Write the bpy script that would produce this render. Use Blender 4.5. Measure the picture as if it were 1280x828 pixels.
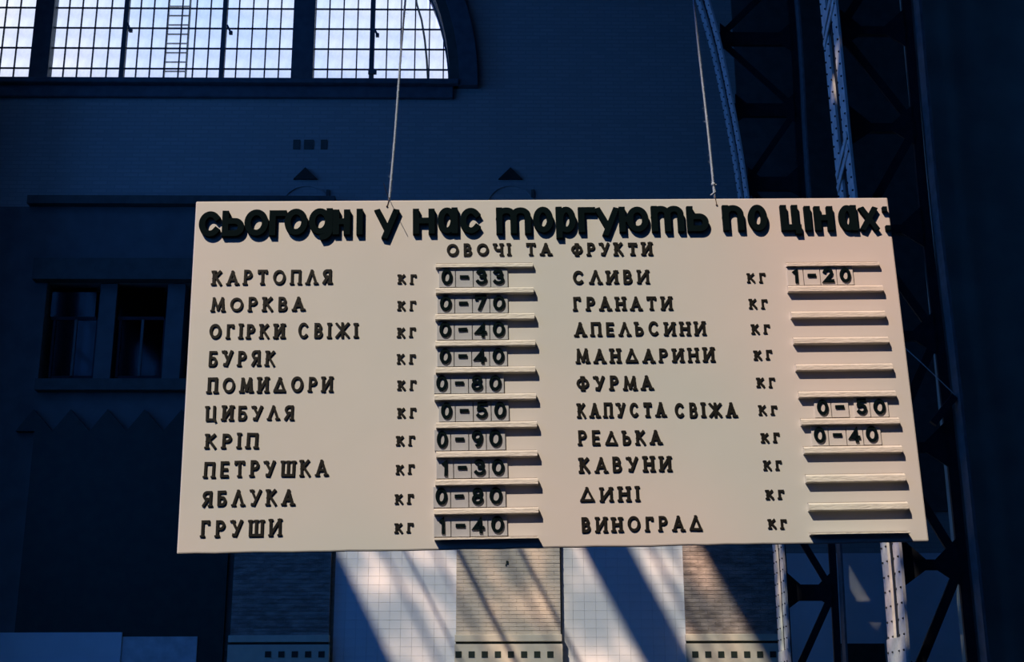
import bpy, bmesh, math, random
from mathutils import Vector, Matrix
random.seed(7)
for o in list(bpy.data.objects): bpy.data.objects.remove(o)
S = bpy.context.scene
C = S.collection
R = math.radians
# ------------------------------------------------------------------ camera
F = 1700.0                                   # focal length in pixels of the 1280 frame
PITCH = math.atan(.298)
CM = (Matrix.Rotation(R(-1.0), 3, 'Z') @ Matrix.Rotation(math.pi/2 + PITCH, 3, 'X') @ Matrix.Rotation(R(-.23), 3, 'Z'))
CAM = Vector((0, 0, 1.6))
cd = bpy.data.cameras.new('camera'); cam = bpy.data.objects.new('camera', cd); C.objects.link(cam)
cd.sensor_width = 36; cd.lens = F/1280*36; cd.clip_end = 500
cam.matrix_world = Matrix.Translation(CAM) @ CM.to_4x4()
S.camera = cam
# ------------------------------------------------------------------ sky
w = bpy.data.worlds.new('sky'); S.world = w; w.use_nodes = True
n = w.node_tree.nodes; l = w.node_tree.links; n.clear()
out = n.new('ShaderNodeOutputWorld'); bg = n.new('ShaderNodeBackground')
tc = n.new('ShaderNodeTexCoord'); sep = n.new('ShaderNodeSeparateXYZ')
ram = n.new('ShaderNodeValToRGB'); ram.color_ramp.elements[0].position = .45; ram.color_ramp.elements[1].position = .80
ram.color_ramp.elements[0].color = (.58, .74, 1.6, 1); ram.color_ramp.elements[1].color = (.09, .72, 2.2, 1)
noi = n.new('ShaderNodeTexNoise'); noi.inputs['Scale'].default_value = 5; noi.inputs['Detail'].default_value = 6; noi.inputs['Roughness'].default_value = .55
r2 = n.new('ShaderNodeValToRGB'); r2.color_ramp.elements[0].position = .42; r2.color_ramp.elements[1].position = .68
mx = n.new('ShaderNodeMix'); mx.data_type = 'RGBA'; mx.inputs['B'].default_value = (.92, .96, 1.4, 1)
l.new(tc.outputs['Generated'], sep.inputs[0]); l.new(sep.outputs['Z'], ram.inputs[0])
l.new(tc.outputs['Generated'], noi.inputs['Vector']); l.new(noi.outputs['Fac'], r2.inputs[0])
l.new(r2.outputs['Color'], mx.inputs['Factor']); l.new(ram.outputs['Color'], mx.inputs['A'])
l.new(mx.outputs['Result'], bg.inputs['Color']); bg.inputs['Strength'].default_value = 1.25
l.new(bg.outputs[0], out.inputs[0])
# ------------------------------------------------------------------ sun (behind the camera, high on the left)
SD = Vector((.68, 1, -1.3)).normalized()
sl = bpy.data.lights.new('sun', 'SUN'); sl.energy = 9.0; sl.color = (1, .80, .66); sl.angle = R(.53)
so = bpy.data.objects.new('sun', sl); C.objects.link(so)
so.location = (-14, -20, 30); so.rotation_euler = SD.to_track_quat('-Z', 'Y').to_euler()
def portal(name, loc, rot, sx, sy):          # guides sky light through an opening, emits nothing
    d = bpy.data.lights.new(name, 'AREA'); d.shape = 'RECTANGLE'; d.size = sx; d.size_y = sy
    d.cycles.is_portal = True
    o = bpy.data.objects.new(name, d); C.objects.link(o); o.location = loc; o.rotation_euler = rot
# ------------------------------------------------------------------ exposure
S.view_settings.view_transform = 'Standard'; S.view_settings.look = 'None'
S.view_settings.exposure = 0; S.view_settings.gamma = 1; S.view_settings.use_curve_mapping = False

# ------------------------------------------------------------------ materials
def mat(name, col, rough=.7, spec=.3, var=.12, scale=6, bump=0, bscale=30, metal=0, col2=None, ns=(1, 1, 1)):
    m = bpy.data.materials.new(name); m.use_nodes = True
    t = m.node_tree; b = t.nodes['Principled BSDF']
    b.inputs['Roughness'].default_value = rough; b.inputs['Specular IOR Level'].default_value = spec; b.inputs['Metallic'].default_value = metal
    tc = t.nodes.new('ShaderNodeTexCoord'); mp = t.nodes.new('ShaderNodeMapping'); mp.inputs['Scale'].default_value = ns
    t.links.new(tc.outputs['Object'], mp.inputs[0])
    no = t.nodes.new('ShaderNodeTexNoise'); no.inputs['Scale'].default_value = scale; no.inputs['Detail'].default_value = 5
    t.links.new(mp.outputs[0], no.inputs['Vector'])
    rp = t.nodes.new('ShaderNodeValToRGB'); rp.color_ramp.elements[0].position = .35; rp.color_ramp.elements[1].position = .68
    c2 = col2 or tuple(c*(1-var*2) for c in col)
    rp.color_ramp.elements[0].color = (*c2, 1); rp.color_ramp.elements[1].color = (*col, 1)
    t.links.new(no.outputs['Fac'], rp.inputs[0]); t.links.new(rp.outputs[0], b.inputs['Base Color'])
    if bump:
        n2 = t.nodes.new('ShaderNodeTexNoise'); n2.inputs['Scale'].default_value = bscale; n2.inputs['Detail'].default_value = 4
        bp = t.nodes.new('ShaderNodeBump'); bp.inputs['Strength'].default_value = bump; bp.inputs['Distance'].default_value = .01
        t.links.new(mp.outputs[0], n2.inputs['Vector']); t.links.new(n2.outputs['Fac'], bp.inputs['Height']); t.links.new(bp.outputs[0], b.inputs['Normal'])
    return m
def brickmat(name, col, mortar, bw, bh, ms=.012, rough=.8, swap=True, bump=.4, spec=.2, var=.25):
    m = mat(name, col, rough, spec); t = m.node_tree; b = t.nodes['Principled BSDF']
    for k in list(b.inputs['Base Color'].links): t.links.remove(k)
    tc = t.nodes.new('ShaderNodeTexCoord'); sp = t.nodes.new('ShaderNodeSeparateXYZ'); cb = t.nodes.new('ShaderNodeCombineXYZ')
    t.links.new(tc.outputs['Object'], sp.inputs[0])
    t.links.new(sp.outputs['X'], cb.inputs[0]); t.links.new(sp.outputs['Z'], cb.inputs[1])
    br = t.nodes.new('ShaderNodeTexBrick'); br.inputs['Scale'].default_value = 1
    br.inputs['Brick Width'].default_value = bw; br.inputs['Row Height'].default_value = bh; br.inputs['Mortar Size'].default_value = ms
    br.inputs['Color1'].default_value = (*col, 1); br.inputs['Color2'].default_value = (*[c*(1-var) for c in col], 1); br.inputs['Mortar'].default_value = (*mortar, 1)
    t.links.new(cb.outputs[0], br.inputs['Vector']); t.links.new(br.outputs['Color'], b.inputs['Base Color'])
    bp = t.nodes.new('ShaderNodeBump'); bp.inputs['Strength'].default_value = bump; bp.inputs['Distance'].default_value = .02; bp.invert = True
    t.links.new(br.outputs['Fac'], bp.inputs['Height']); t.links.new(bp.outputs[0], b.inputs['Normal'])
    return m
def glassmat(name, tint, dirt=.0, scale=1.0, gloss=.06, lo=None, p=(.35, .65)):
    m = bpy.data.materials.new(name); m.use_nodes = True; t = m.node_tree; t.nodes.clear()
    o = t.nodes.new('ShaderNodeOutputMaterial'); tr = t.nodes.new('ShaderNodeBsdfTransparent'); gl = t.nodes.new('ShaderNodeBsdfGlossy'); mi = t.nodes.new('ShaderNodeMixShader')
    gl.inputs['Roughness'].default_value = .05; mi.inputs[0].default_value = gloss
    tc = t.nodes.new('ShaderNodeTexCoord'); no = t.nodes.new('ShaderNodeTexNoise'); no.inputs['Scale'].default_value = scale; no.inputs['Detail'].default_value = 3
    rp = t.nodes.new('ShaderNodeValToRGB'); rp.color_ramp.elements[0].position = p[0]; rp.color_ramp.elements[1].position = p[1]
    rp.color_ramp.elements[0].color = (*(lo or [c*(1-dirt) for c in tint]), 1); rp.color_ramp.elements[1].color = (*tint, 1)
    t.links.new(tc.outputs['Object'], no.inputs['Vector']); t.links.new(no.outputs['Fac'], rp.inputs[0]); t.links.new(rp.outputs[0], tr.inputs['Color'])
    t.links.new(tr.outputs[0], mi.inputs[1]); t.links.new(gl.outputs[0], mi.inputs[2]); t.links.new(mi.outputs[0], o.inputs[0])
    return m
M = dict(
    wall=brickmat('painted_brick', (.42, .42, .39), (.35, .35, .33), .26, .075, bump=.25, var=.12),
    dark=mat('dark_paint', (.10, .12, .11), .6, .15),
    black=mat('blackish_tile', (.035, .05, .04), .4, .25),
    lower=mat('dark_lower_wall', (.17, .19, .19), .8, .1, .1, 3),
    pier=mat('grimy_pier_plaster', (.36, .40, .34), .9, .05, .1, 2),
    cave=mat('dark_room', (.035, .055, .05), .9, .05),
    floor=mat('dark_floor', (.05, .055, .06), .8, .1),
    ceil=mat('dark_ceiling', (.03, .04, .055), .8, .1),
    tile=mat('white_glazed_tile', (.80, .83, .86), .35, .4, .03, 3, .15, 6),
    grout=mat('grout', (.74, .77, .80), .9, .1),
    brick=mat('tan_brick', (.66, .60, .50), .8, .2, .08, 4, .5, 40, ns=(1, 1, 3)),
    brick2=mat('brown_worn_brick', (.50, .42, .37), .8, .2, .25, 5, .7, 40, ns=(1, 1, 3)),
    mortar=mat('mortar', (.52, .47, .40), .9, .1),
    cream=mat('cream_stone', (.74, .68, .54), .5, .3, .05),
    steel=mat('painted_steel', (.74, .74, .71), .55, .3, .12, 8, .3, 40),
    steelm=mat('shaded_steel_paint', (.20, .21, .22), .6, .2, .15, 8),  # steel paint darkened for the shade on the outer flanges
    steeld=mat('dark_shaded_steel', (.022, .028, .038), .6, .2, .15, 8),  # shade of the rib webs and braces put into the colour
    frame=mat('dark_window_iron', (.12, .15, .17), .6, .2),
    glass=glassmat('window_glass', (1.0, .98, .84), .12, 1.2, .03),
    dglass=glassmat('dark_glass', (.12, .16, .20), .3, 1.0, .03),
    blueglass=glassmat('blue_tinted_glass', (.32, .70, 1.0), .1, 1.0, .03),  # tint made up to turn the unseen windows' light blue
    roofglass=glassmat('dusty_roof_glass', (1, .95, .90), .18, 1.9, .02, lo=(.52, .57, .58), p=(.47, .72)),
    boardglass=glassmat('clear_dusty_roof_glass', (.79, .75, .73), .18, .9, .02, lo=(.67, .74, .73), p=(.38, .66)),
    letter=mat('black_letter_paint', (.003, .008, .010), .85, .03, .1),
    brown=mat('brown_black_letter_paint', (.013, .012, .010), .55, .15, .2, 60),
    rail=mat('cream_rail_paint', (.74, .69, .61), .5, .3, .08, 14, .3, 60, ns=(1, 4, 4)),
    groove=mat('rusty_groove', (.16, .09, .06), .8, .1, .3, 40),
    card=mat('grey_plastic_card', (.44, .45, .47), .3, .5, .08, 20),
    card2=mat('pale_plastic_card', (.60, .58, .55), .3, .5, .05, 20),
    rope=mat('bleached_twine', (.46, .54, .64), .9, .1, .15, 200),
    wire=mat('rusty_wire', (.10, .06, .04), .6, .3),
    batten=mat('bare_wood', (.25, .17, .10), .8, .1),
)
# board paint: cream with faint mottling and specks
mb = mat('cream_board_paint', (.60, .565, .53), .42, .35, 0, 2.2, .06, 12, col2=(.56, .545, .515))
M['board'] = mb

# ------------------------------------------------------------------ helpers
def px_dir(px, py):
    return CM @ Vector(((px-640)/F, -(py-414)/F, -1))
def P(px, py, Y):                            # point of the vertical plane y = Y seen at that place of the photograph
    d = px_dir(px, py); return CAM + d*((Y-CAM.y)/d.y)
class MB:
    def __init__(s): s.bm = bmesh.new()
    def box(s, x0, x1, y0, y1, z0, z1):
        v = [s.bm.verts.new((x, y, z)) for x in (x0, x1) for y in (y0, y1) for z in (z0, z1)]
        for f in ((0,1,3,2), (4,6,7,5), (0,4,5,1), (2,3,7,6), (0,2,6,4), (1,5,7,3)): s.bm.faces.new([v[i] for i in f])
        return s
    def prism(s, pts, y0, y1):               # pts (x,z) outline
        a = [s.bm.verts.new((x, y0, z)) for x, z in pts]; b = [s.bm.verts.new((x, y1, z)) for x, z in pts]
        k = len(pts); s.bm.faces.new(a); s.bm.faces.new(b[::-1])
        for i in range(k): s.bm.faces.new((a[i], b[i], b[(i+1) % k], a[(i+1) % k]))
        return s
    def bar(s, p, q, wd, dp, up=(0, 1, 0)):  # rectangular bar, dp measured along up
        p, q = Vector(p), Vector(q); d = (q-p).normalized(); u = Vector(up); u = (u-d*u.dot(d)).normalized(); r = d.cross(u)
        v = [s.bm.verts.new(c + r*(a*wd/2) + u*(b*dp/2)) for c in (p, q) for a, b in ((-1,-1), (1,-1), (1,1), (-1,1))]
        for f in ((0,1,2,3), (7,6,5,4), (0,4,5,1), (1,5,6,2), (2,6,7,3), (3,7,4,0)): s.bm.faces.new([v[i] for i in f])
        return s
    def tube(s, pts, r, n=6):
        pts = [Vector(p) for p in pts]; rings = []
        for i, p in enumerate(pts):
            d = (pts[min(i+1, len(pts)-1)] - pts[max(i-1, 0)]).normalized()
            a = d.orthogonal() if abs(d.z) < .5 else d.cross(Vector((0, 1, 0)))
            a.normalize(); b = d.cross(a)
            rr = r[i] if isinstance(r, (list, tuple)) else r
            rings.append([s.bm.verts.new(p + (a*math.cos(t*2*math.pi/n) + b*math.sin(t*2*math.pi/n))*rr) for t in range(n)])
        for A, B in zip(rings, rings[1:]):
            for t in range(n): s.bm.faces.new((A[t], A[(t+1) % n], B[(t+1) % n], B[t]))
        s.bm.faces.new(rings[0][::-1]); s.bm.faces.new(rings[-1])
        return s
    def sphere(s, c, r):
        bmesh.ops.create_icosphere(s.bm, subdivisions=2, radius=r, matrix=Matrix.Translation(c)); return s
    def build(s, name, m, parent=None, bevel=0, smooth=False, loc=None):
        bmesh.ops.recalc_face_normals(s.bm, faces=s.bm.faces)
        me = bpy.data.meshes.new(name)
        if loc is not None: bmesh.ops.translate(s.bm, verts=s.bm.verts, vec=-Vector(loc))
        s.bm.to_mesh(me); s.bm.free(); me.materials.append(m)
        if smooth:
            for p in me.polygons: p.use_smooth = True
        o = bpy.data.objects.new(name, me); C.objects.link(o)
        if loc is not None: o.location = loc
        if parent: o.parent = parent
        if bevel:
            b = o.modifiers.new('bevel', 'BEVEL'); b.width = bevel; b.segments = 2; b.limit_method = 'ANGLE'
        return o
def struct(o): o['kind'] = 'structure'; return o
def stuff(o): o['kind'] = 'stuff'; return o
def tag(o, label, cat, group=None):
    o['label'] = label; o['category'] = cat
    if group: o['group'] = group
    return o
def empty(name, loc, label=None, cat=None, group=None):
    o = bpy.data.objects.new(name, None); C.objects.link(o); o.location = loc; o.empty_display_size = .1
    if label: tag(o, label, cat, group)
    return o
def inst(name, mesh, parent, loc, rot=None, scale=None):
    o = bpy.data.objects.new(name, mesh); C.objects.link(o); o.parent = parent; o.location = loc
    if rot: o.rotation_euler = rot
    if scale: o.scale = scale
    return o
def holes(mb, u0, u1, v0, v1, hs, put):      # slab over (u,v) with rectangular holes, put(u0,u1,v0,v1)
    us = sorted({u0, u1, *[min(max(h[i], u0), u1) for h in hs for i in (0, 1)]}); vs = sorted({v0, v1, *[min(max(h[i], v0), v1) for h in hs for i in (2, 3)]})
    for a, b in zip(us, us[1:]):
        run = None
        for c, d in zip(vs, vs[1:]):
            m_, n_ = (a+b)/2, (c+d)/2
            if any(h[0] < m_ < h[1] and h[2] < n_ < h[3] for h in hs):
                if run: put(a, b, *run); run = None
            else: run = (run[0], d) if run else (c, d)
        if run: put(a, b, *run)

# ------------------------------------------------------------------ the hall
YW, XL, XR, YB, ZR = 22.0, -13.0, 9.0, -16.0, 20.0
sill = P(213, 102, YW); Xc = sill.x; ZS = sill.z
RW = P(562, 103.5, YW).x - Xc
# light openings in the roof: where a sun ray through a point meets the ceiling
def up(p): k = (ZR-p.z)/-SD.z; return p - SD*k
YT = YW
hA = None
struct(MB().box(XL-.5, XR+.5, YB-.5, YW+.8, -.3, 0).build('floor', M['floor']))

# back wall, with the arched window and the dark room windows at left
room = (P(54, 410, YW).x, P(247, 410, YW).x, P(140, 478, YW).z, P(140, 352, YW).z)
m = MB(); TW = .6
holes(m, XL, XR, 0, ZS, [room], lambda a, b, c, d: m.box(a, b, YW, YW+TW, c, d))
m.box(XL, Xc-RW, YW, YW+TW, ZS, ZR+.5); m.box(Xc+RW, XR, YW, YW+TW, ZS, ZR+.5)
NA = 48
arc = [(Xc - RW*math.cos(math.pi*i/NA), ZS + RW*math.sin(math.pi*i/NA)) for i in range(NA+1)]
for (xa, za), (xb, zb) in zip(arc, arc[1:]): m.prism([(xa, za), (xb, zb), (xb, ZR+.5), (xa, ZR+.5)], YW, YW+TW)
wall = struct(m.build('wall_back', M['wall']))
struct(MB().box(XR, XR+.4, YB, YW+TW, 0, ZR).build('wall_right', M['ceil']))
m = MB(); WF = [(-12, -6, 8, 16)]  # unseen front window added to raise the blue fill light
holes(m, XL, XR, 0, ZR, WF, lambda a, b, c, d: m.box(a, b, YB-.4, YB, c, d)); struct(m.build('wall_front', M['ceil']))
for i, (a, b, c, d) in enumerate(WF):
    m = MB()
    for k in range(1, 6): x = a+(b-a)*k/6; m.box(x-.03, x+.03, YB-.25, YB-.19, c, d)
    for k in range(1, 12): z = c+(d-c)*k/12; m.box(a, b, YB-.25, YB-.19, z-.03, z+.03)
    wd = struct(m.build('window_%d' % (i+10), M['frame']))
    MB().box(a, b, YB-.23, YB-.21, c, d).build('pane', M['blueglass'], wd)
    portal('daylight_portal', ((a+b)/2, YB-.5, (c+d)/2), (R(90), 0, 0), b-a, d-c)
# left wall with tall windows of blue-tinted glass (outside the frame)
WL = [(-9, -4, 6, 16), (-3, 3, 6, 16), (4, 9, 6, 16), (10.5, 13.5, 5, 13.5), (14.9, 20.6, 4, 18.5)]  # last two added so side light falls off along the back wall
m = MB(); holes(m, YB, YW+TW, 0, ZR, WL, lambda a, b, c, d: m.box(XL-.4, XL, a, b, c, d))
struct(m.build('wall_left', M['ceil']))
for i, (a, b, c, d) in enumerate(WL):
    m = MB()
    for k in range(1, 5): y = a+(b-a)*k/5; m.box(XL-.25, XL-.19, y-.03, y+.03, c, d)
    for k in range(1, 8): z = c+(d-c)*k/8; m.box(XL-.25, XL-.19, a, b, z-.03, z+.03)
    wd = struct(m.build('window_%d' % (i+4), M['frame']))
    MB().box(XL-.23, XL-.21, a, b, c, d).build('pane', M['blueglass'], wd)
    portal('daylight_portal', (XL-.5, (a+b)/2, (c+d)/2), (0, R(-90), 0), d-c, b-a)

struct(MB().box(-9.9, -9.0, 20.3, YW, 0, ZR).build('unseen_light_blocker', M['ceil']))  # unseen pier added to shade the left end of the back wall
# unseen roof, its glazed openings shaped to aim the sun beams
def roof_rect(pts, mx=.3, my=.3):
    q = [up(p) for p in pts]; return (min(p.x for p in q)-mx, max(p.x for p in q)+mx, min(p.y for p in q)-my, max(p.y for p in q)+my)
bc = [Vector(v) for v in ((-.84, 3.63, 3.06), (1.16, 3.67, 3.11), (1.19, 3.64, 2.1), (-.81, 3.6, 2.05))]
OA = roof_rect(bc, .35, .35)
xe = lambda px, py: up(P(px, py, YW)).x      # roof x of the beam edge that falls at this place of the back wall
b1l, b1r, b2l, b2r = xe(419, 690), xe(728, 690), xe(787, 690), xe(876, 690)
y_lo, y_hi = up(Vector((0, YW, 1.2))).y, up(Vector((0, YW, 6.0))).y
OB1 = (b1l, b1r, y_lo, y_hi); OB2 = (b2l, b2r, y_lo, y_hi)
s1 = xe(1058, 720)
OD = (s1-.05, s1+.05, up(P(1058, 790, YW)).y, up(P(1058, 705, YW)).y)
def steps(px, py, Y, Y2, w_):                # staggered small openings whose beams run down one steel flange
    r_ = []; c = P(px, py, Y)
    for k in range(6):
        z = 2.3 + k*.45; q = up(Vector((P(px, 828, Y).x + (c.x-P(px, 828, Y).x)*k/5, (Y+Y2)/2, z)))
        r_.append((q.x-w_, q.x+w_, q.y-.21, q.y+.21))
    return r_
OE = steps(1131, 690, 14.3, 15.0, .23); OC = steps(984, 690, 19.6, 20.3, .15)
OF = (-12.8, -6, 3, 7)  # extra blue roof opening added for more fill light
q_ = up(P(1058, 138, 14.85)); OE.append((q_.x-.13, q_.x+.13, q_.y-.15, q_.y+.15))
OPN = [OA, OB1, OB2, OD, *OE, *OC, OF]; NB = len(OPN)
m = MB(); holes(m, XL-.4, XR+.4, YB-.4, YW+TW, OPN, lambda a, b, c, d: m.box(a, b, c, d, ZR, ZR+.12))
ceil = struct(m.build('ceiling', M['ceil']))
for k, (a, b, c, d) in enumerate(OPN):
    MB().box(a, b, c, d, ZR+.05, ZR+.06).build('gobo_pane', M['boardglass' if k == 0 or 4 <= k < NB-1 else 'blueglass' if k == NB-1 else 'roofglass'], ceil)
    if k in (0, 1, 2, NB-1): portal('daylight_portal', ((a+b)/2, (c+d)/2, ZR+.2), (0, 0, 0), b-a, d-c)
for px, wd in ((476, .03), (540, .03), (625, .03)):   # glazing bars that stripe the wall
    x = xe(px, 690); MB().box(x-wd/2, x+wd/2, y_lo, y_hi, ZR+.06, ZR+.11).build('glazing_bar', M['frame'], ceil)
for px, wd in ((812, .06), (838, .03)):
    x = xe(px, 690); MB().box(x-wd/2, x+wd/2, y_lo, y_hi, ZR+.06, ZR+.11).build('glazing_bar', M['frame'], ceil)

rods = MB()                                  # unseen rods added under the roof to stripe the lit wall
for px, rd in ((507, .022), (573, .045), (651, .034)):
    p = P(px, 690, YW); x = p.x - .523*(13-p.z); rods.tube([(x, 8, 13), (x, 16.9, 13)], rd, 8).tube([(x, 8.2, 13), (x, 8.2, ZR)], .015, 6).tube([(x, 16.7, 13), (x, 16.7, ZR)], .015, 6)
struct(rods.build('trim_13', M['steeld']))
# ------------------------------------------------------------------ arched window
win = struct(MB().box(Xc-RW, Xc+RW, YW+.22, YW+.36, ZS, ZS+.05).build('window_1', M['frame']))
YG = YW+.30
def wx(px, py=99): return P(px, py, YG).x
def topz(x): return ZS + math.sqrt(max(RW*RW-(x-Xc)**2, 0))
mull = [(38, 61.5), (364.5, 391.5)]
thick = [151.5, 276.5, 464]
thin = [16, -2, -20, 78, 95, 113, 132, 169, 186, 204, 222, 240, 258, 294, 312, 330, 347.5, 409, 427, 445, 482.5, 500, 518, 536, 554]
for a, b in mull: 
    xa, xb = wx(a), wx(b); MB().box(xa, xb, YG-.12, YG+.1, ZS, topz((xa+xb)/2)).build('mullion', M['frame'], win)
for t in thick: MB().box(wx(t)-.042, wx(t)+.042, YG-.05, YG+.05, ZS, topz(wx(t))).build('glazing_bar', M['frame'], win)
for t in thin: MB().box(wx(t)-.011, wx(t)+.011, YG-.015, YG+.02, ZS, topz(wx(t))).build('glazing_bar', M['frame'], win)
lft = 2*Xc - wx(562)
rowh = P(300, 76.5, YG).z - P(300, 102, YG).z
zr = []
for i in range(1, 14):
    z = ZS + i*rowh
    if z < ZS+RW-.05:
        h = math.sqrt(RW*RW-(z-ZS)**2); zr.append(z)
        MB().box(Xc-h, Xc+h, YG-.015, YG+.015, z-.012, z+.012).build('glazing_bar', M['frame'], win)
edges = sorted([wx(t) for t in thick+thin] + [wx(v) for ab in mull for v in ab] + [Xc+RW])
rest = MB(); pane_me = None
for i in range(len(zr)+1):
    z0 = ZS + i*rowh; z1 = z0+rowh
    for a, b in zip(edges, edges[1:]):
        if any(abs(a-wx(m_[0])) < .01 for m_ in mull): continue
        bb = min(b, Xc + math.sqrt(max(RW*RW-(min(z1, ZS+RW)-ZS)**2, 0)))
        if bb-a < .03: continue
        if i < 5:
            if pane_me is None:
                o = MB().box(-.5, .5, -.003, .003, -.5, .5).build('pane', M['glass'], win); pane_me = o.data
                o.location = ((a+bb)/2, YG, (z0+z1)/2); o.scale = (bb-a, 1, z1-z0)
            else: inst('pane', pane_me, win, ((a+bb)/2, YG, (z0+z1)/2), None, (bb-a, 1, z1-z0))
        elif z1 < ZS+RW: rest.box(a, bb, YG-.003, YG+.003, z0, z1)
stuff(rest.build('pane', M['glass'], win))
m = MB()                                     # iron outer rim of the fan
for (xa, za), (xb, zb) in zip(arc, arc[1:]): m.bar((xa, YG, za), (xb, YG, zb), .06, .1)
m.build('window_frame', M['frame'], win)
for px, py in ((162, 36), (287, 39), (470, 42)):
    p = P(px, py, YG-.08); MB().bar(p+Vector((-.05, 0, .12)), p+Vector((.02, -.05, -.03)), .035, .03).box(p.x, p.x+.06, p.y-.06, p.y, p.z-.08, p.z-.02).build('window_latch', M['frame'], win)
p = P(466, 91, YG-.08); MB().box(p.x-.08, p.x+.07, p.y-.05, p.y, p.z-.04, p.z+.04).build('window_latch', M['frame'], win)
portal('daylight_portal', (Xc, YW+.9, ZS+RW/2), (R(-90), 0, 0), RW*2, RW)
# ring mouldings and sill ledge
def ring(r0, r1, y0, y1, m_, nm, drop=0):
    m = MB()
    for i in range(NA):
        a, b = math.pi*i/NA, math.pi*(i+1)/NA
        m.prism([(Xc-r0*math.cos(a), ZS+r0*math.sin(a)), (Xc-r0*math.cos(b), ZS+r0*math.sin(b)), (Xc-r1*math.cos(b), ZS+r1*math.sin(b)), (Xc-r1*math.cos(a), ZS+r1*math.sin(a))], y0, y1)
    if drop:
        for s in (-1, 1): xs = sorted((Xc+s*r0, Xc+s*r1)); m.box(xs[0], xs[1], y0, y1, ZS-drop, ZS)
    return struct(m.build(nm, m_))
RO = P(597, 108, YW).x - Xc; RI = P(574, 104, YW).x - Xc
ring(RW, RI, YW-.10, YW+.2, M['dark'], 'trim_1', .12)
ring(RI, RO, YW-.16, YW, M['frame'], 'trim_2', .12)
zl = P(300, 124, YW).z
struct(MB().box(XL, Xc+RI, YW-.22, YW, ZS-.12, ZS-.02).box(XL, Xc+RI-.1, YW-.10, YW, zl, ZS-.12).build('trim_3', M['frame'], bevel=.02))

# outside the window: steel ladder and a sagging cable
YO = YW+2.2
lad = empty('ladder', (P(218, 102, YO).x, YO, 0), 'thin steel ladder standing outside, seen through the tall arched window', 'ladder')
lz = P(218, 108, YO).z
for s, (a, b) in enumerate(((204, 212), (231.5, 238.5))):
    q0, q1 = P(a, 104, YO), P(b, 0, YO); d = (q1-q0)
    MB().bar(q0 - d*(q0.z/d.z), q0+d*1.5, .038, .04).build('side_rail', M['steel'], lad, loc=None).location = -lad.location
k = 0
for i in range(-3, 16):
    y = 101-i*11.6; a = P(205+(101-y)*.075, y, YO); b = P(232+(101-y)*.07, y, YO)
    o = MB().bar(a, b, .024, .03).build('rung', M['steel'], lad); o.location = -lad.location
MB().box(lad.location.x-.6, lad.location.x+.6, YO-.3, YO+.3, 0, lz-.8).build('ladder_base_wall', M['dark'])
bpy.data.objects['ladder_base_wall'].name = 'trim_9'; struct(bpy.data.objects['trim_9'])
cab = MB().tube([P(505+(x-505)*1, y, YO-1) for x, y in ((508, -60), (517, -20), (521, 5), (527, 25), (531, 50), (533.5, 75), (535, 101), (536, 115))], .02).build('hanging_cable', M['frame'])
tag(cab, 'thin dark cable hanging in a curve outside the arched window, right of the ladder', 'cable')
struct(MB().box(XL, XR, YW+1.0, YW+1.6, 0, P(300, 112, YW+1.3).z).build('trim_10', M['dark']))

# ------------------------------------------------------------------ ornaments on the upper wall
def on_wall(px0, px1, py0, py1, proud, m_, nm, parent=wall, Y=YW, back=0):
    a, b = P((px0+px1)/2, py0, Y), P((px0+px1)/2, py1, Y)
    x0, x1 = P(px0, (py0+py1)/2, Y).x, P(px1, (py0+py1)/2, Y).x
    return MB().box(x0, x1, Y-proud, Y+back, b.z, a.z).build(nm, m_, parent)
for a, b in ((366.5, 375), (380, 392), (401, 409)): on_wall(a, b, 175, 187, .012, M['dark'], 'dark_tile')
for cx in (382, 638):
    a, b, c = P(cx-15, 225, YW), P(cx+15, 225, YW), P(cx, 210.5, YW)
    MB().prism([(a.x, a.z), (b.x, b.z), (c.x, c.z)], YW-.05, YW).build('gable_ornament', M['black'], wall)
    m = MB(); ax = P(cx, 260, YW); r = P(cx+30, 260, YW).x-ax.x
    for i in range(16):
        t0, t1 = math.pi*i/16, math.pi*(i+1)/16
        m.bar((ax.x-r*math.cos(t0), YW-.01, ax.z+r*1.0*math.sin(t0)), (ax.x-r*math.cos(t1), YW-.01, ax.z+r*1.0*math.sin(t1)), .03, .025)
    m.build('arch_moulding', M['wall'], wall)
    on_wall(cx+26, cx+30, 238, 248, .03, M['dark'], 'dark_tile')
# string course
z0, z1 = P(120, 259, YW).z, P(120, 249, YW).z
struct(MB().box(P(38, 254, YW).x, P(420, 254, YW).x, YW-.18, YW, z0, z1).build('trim_4', M['dark']))

# darker panels laid over the lower wall under the string course
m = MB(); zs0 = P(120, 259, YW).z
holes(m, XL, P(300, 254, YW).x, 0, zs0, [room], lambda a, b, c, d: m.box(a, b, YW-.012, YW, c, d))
m.build('lower_wall_panel', M['lower'], wall)
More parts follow.
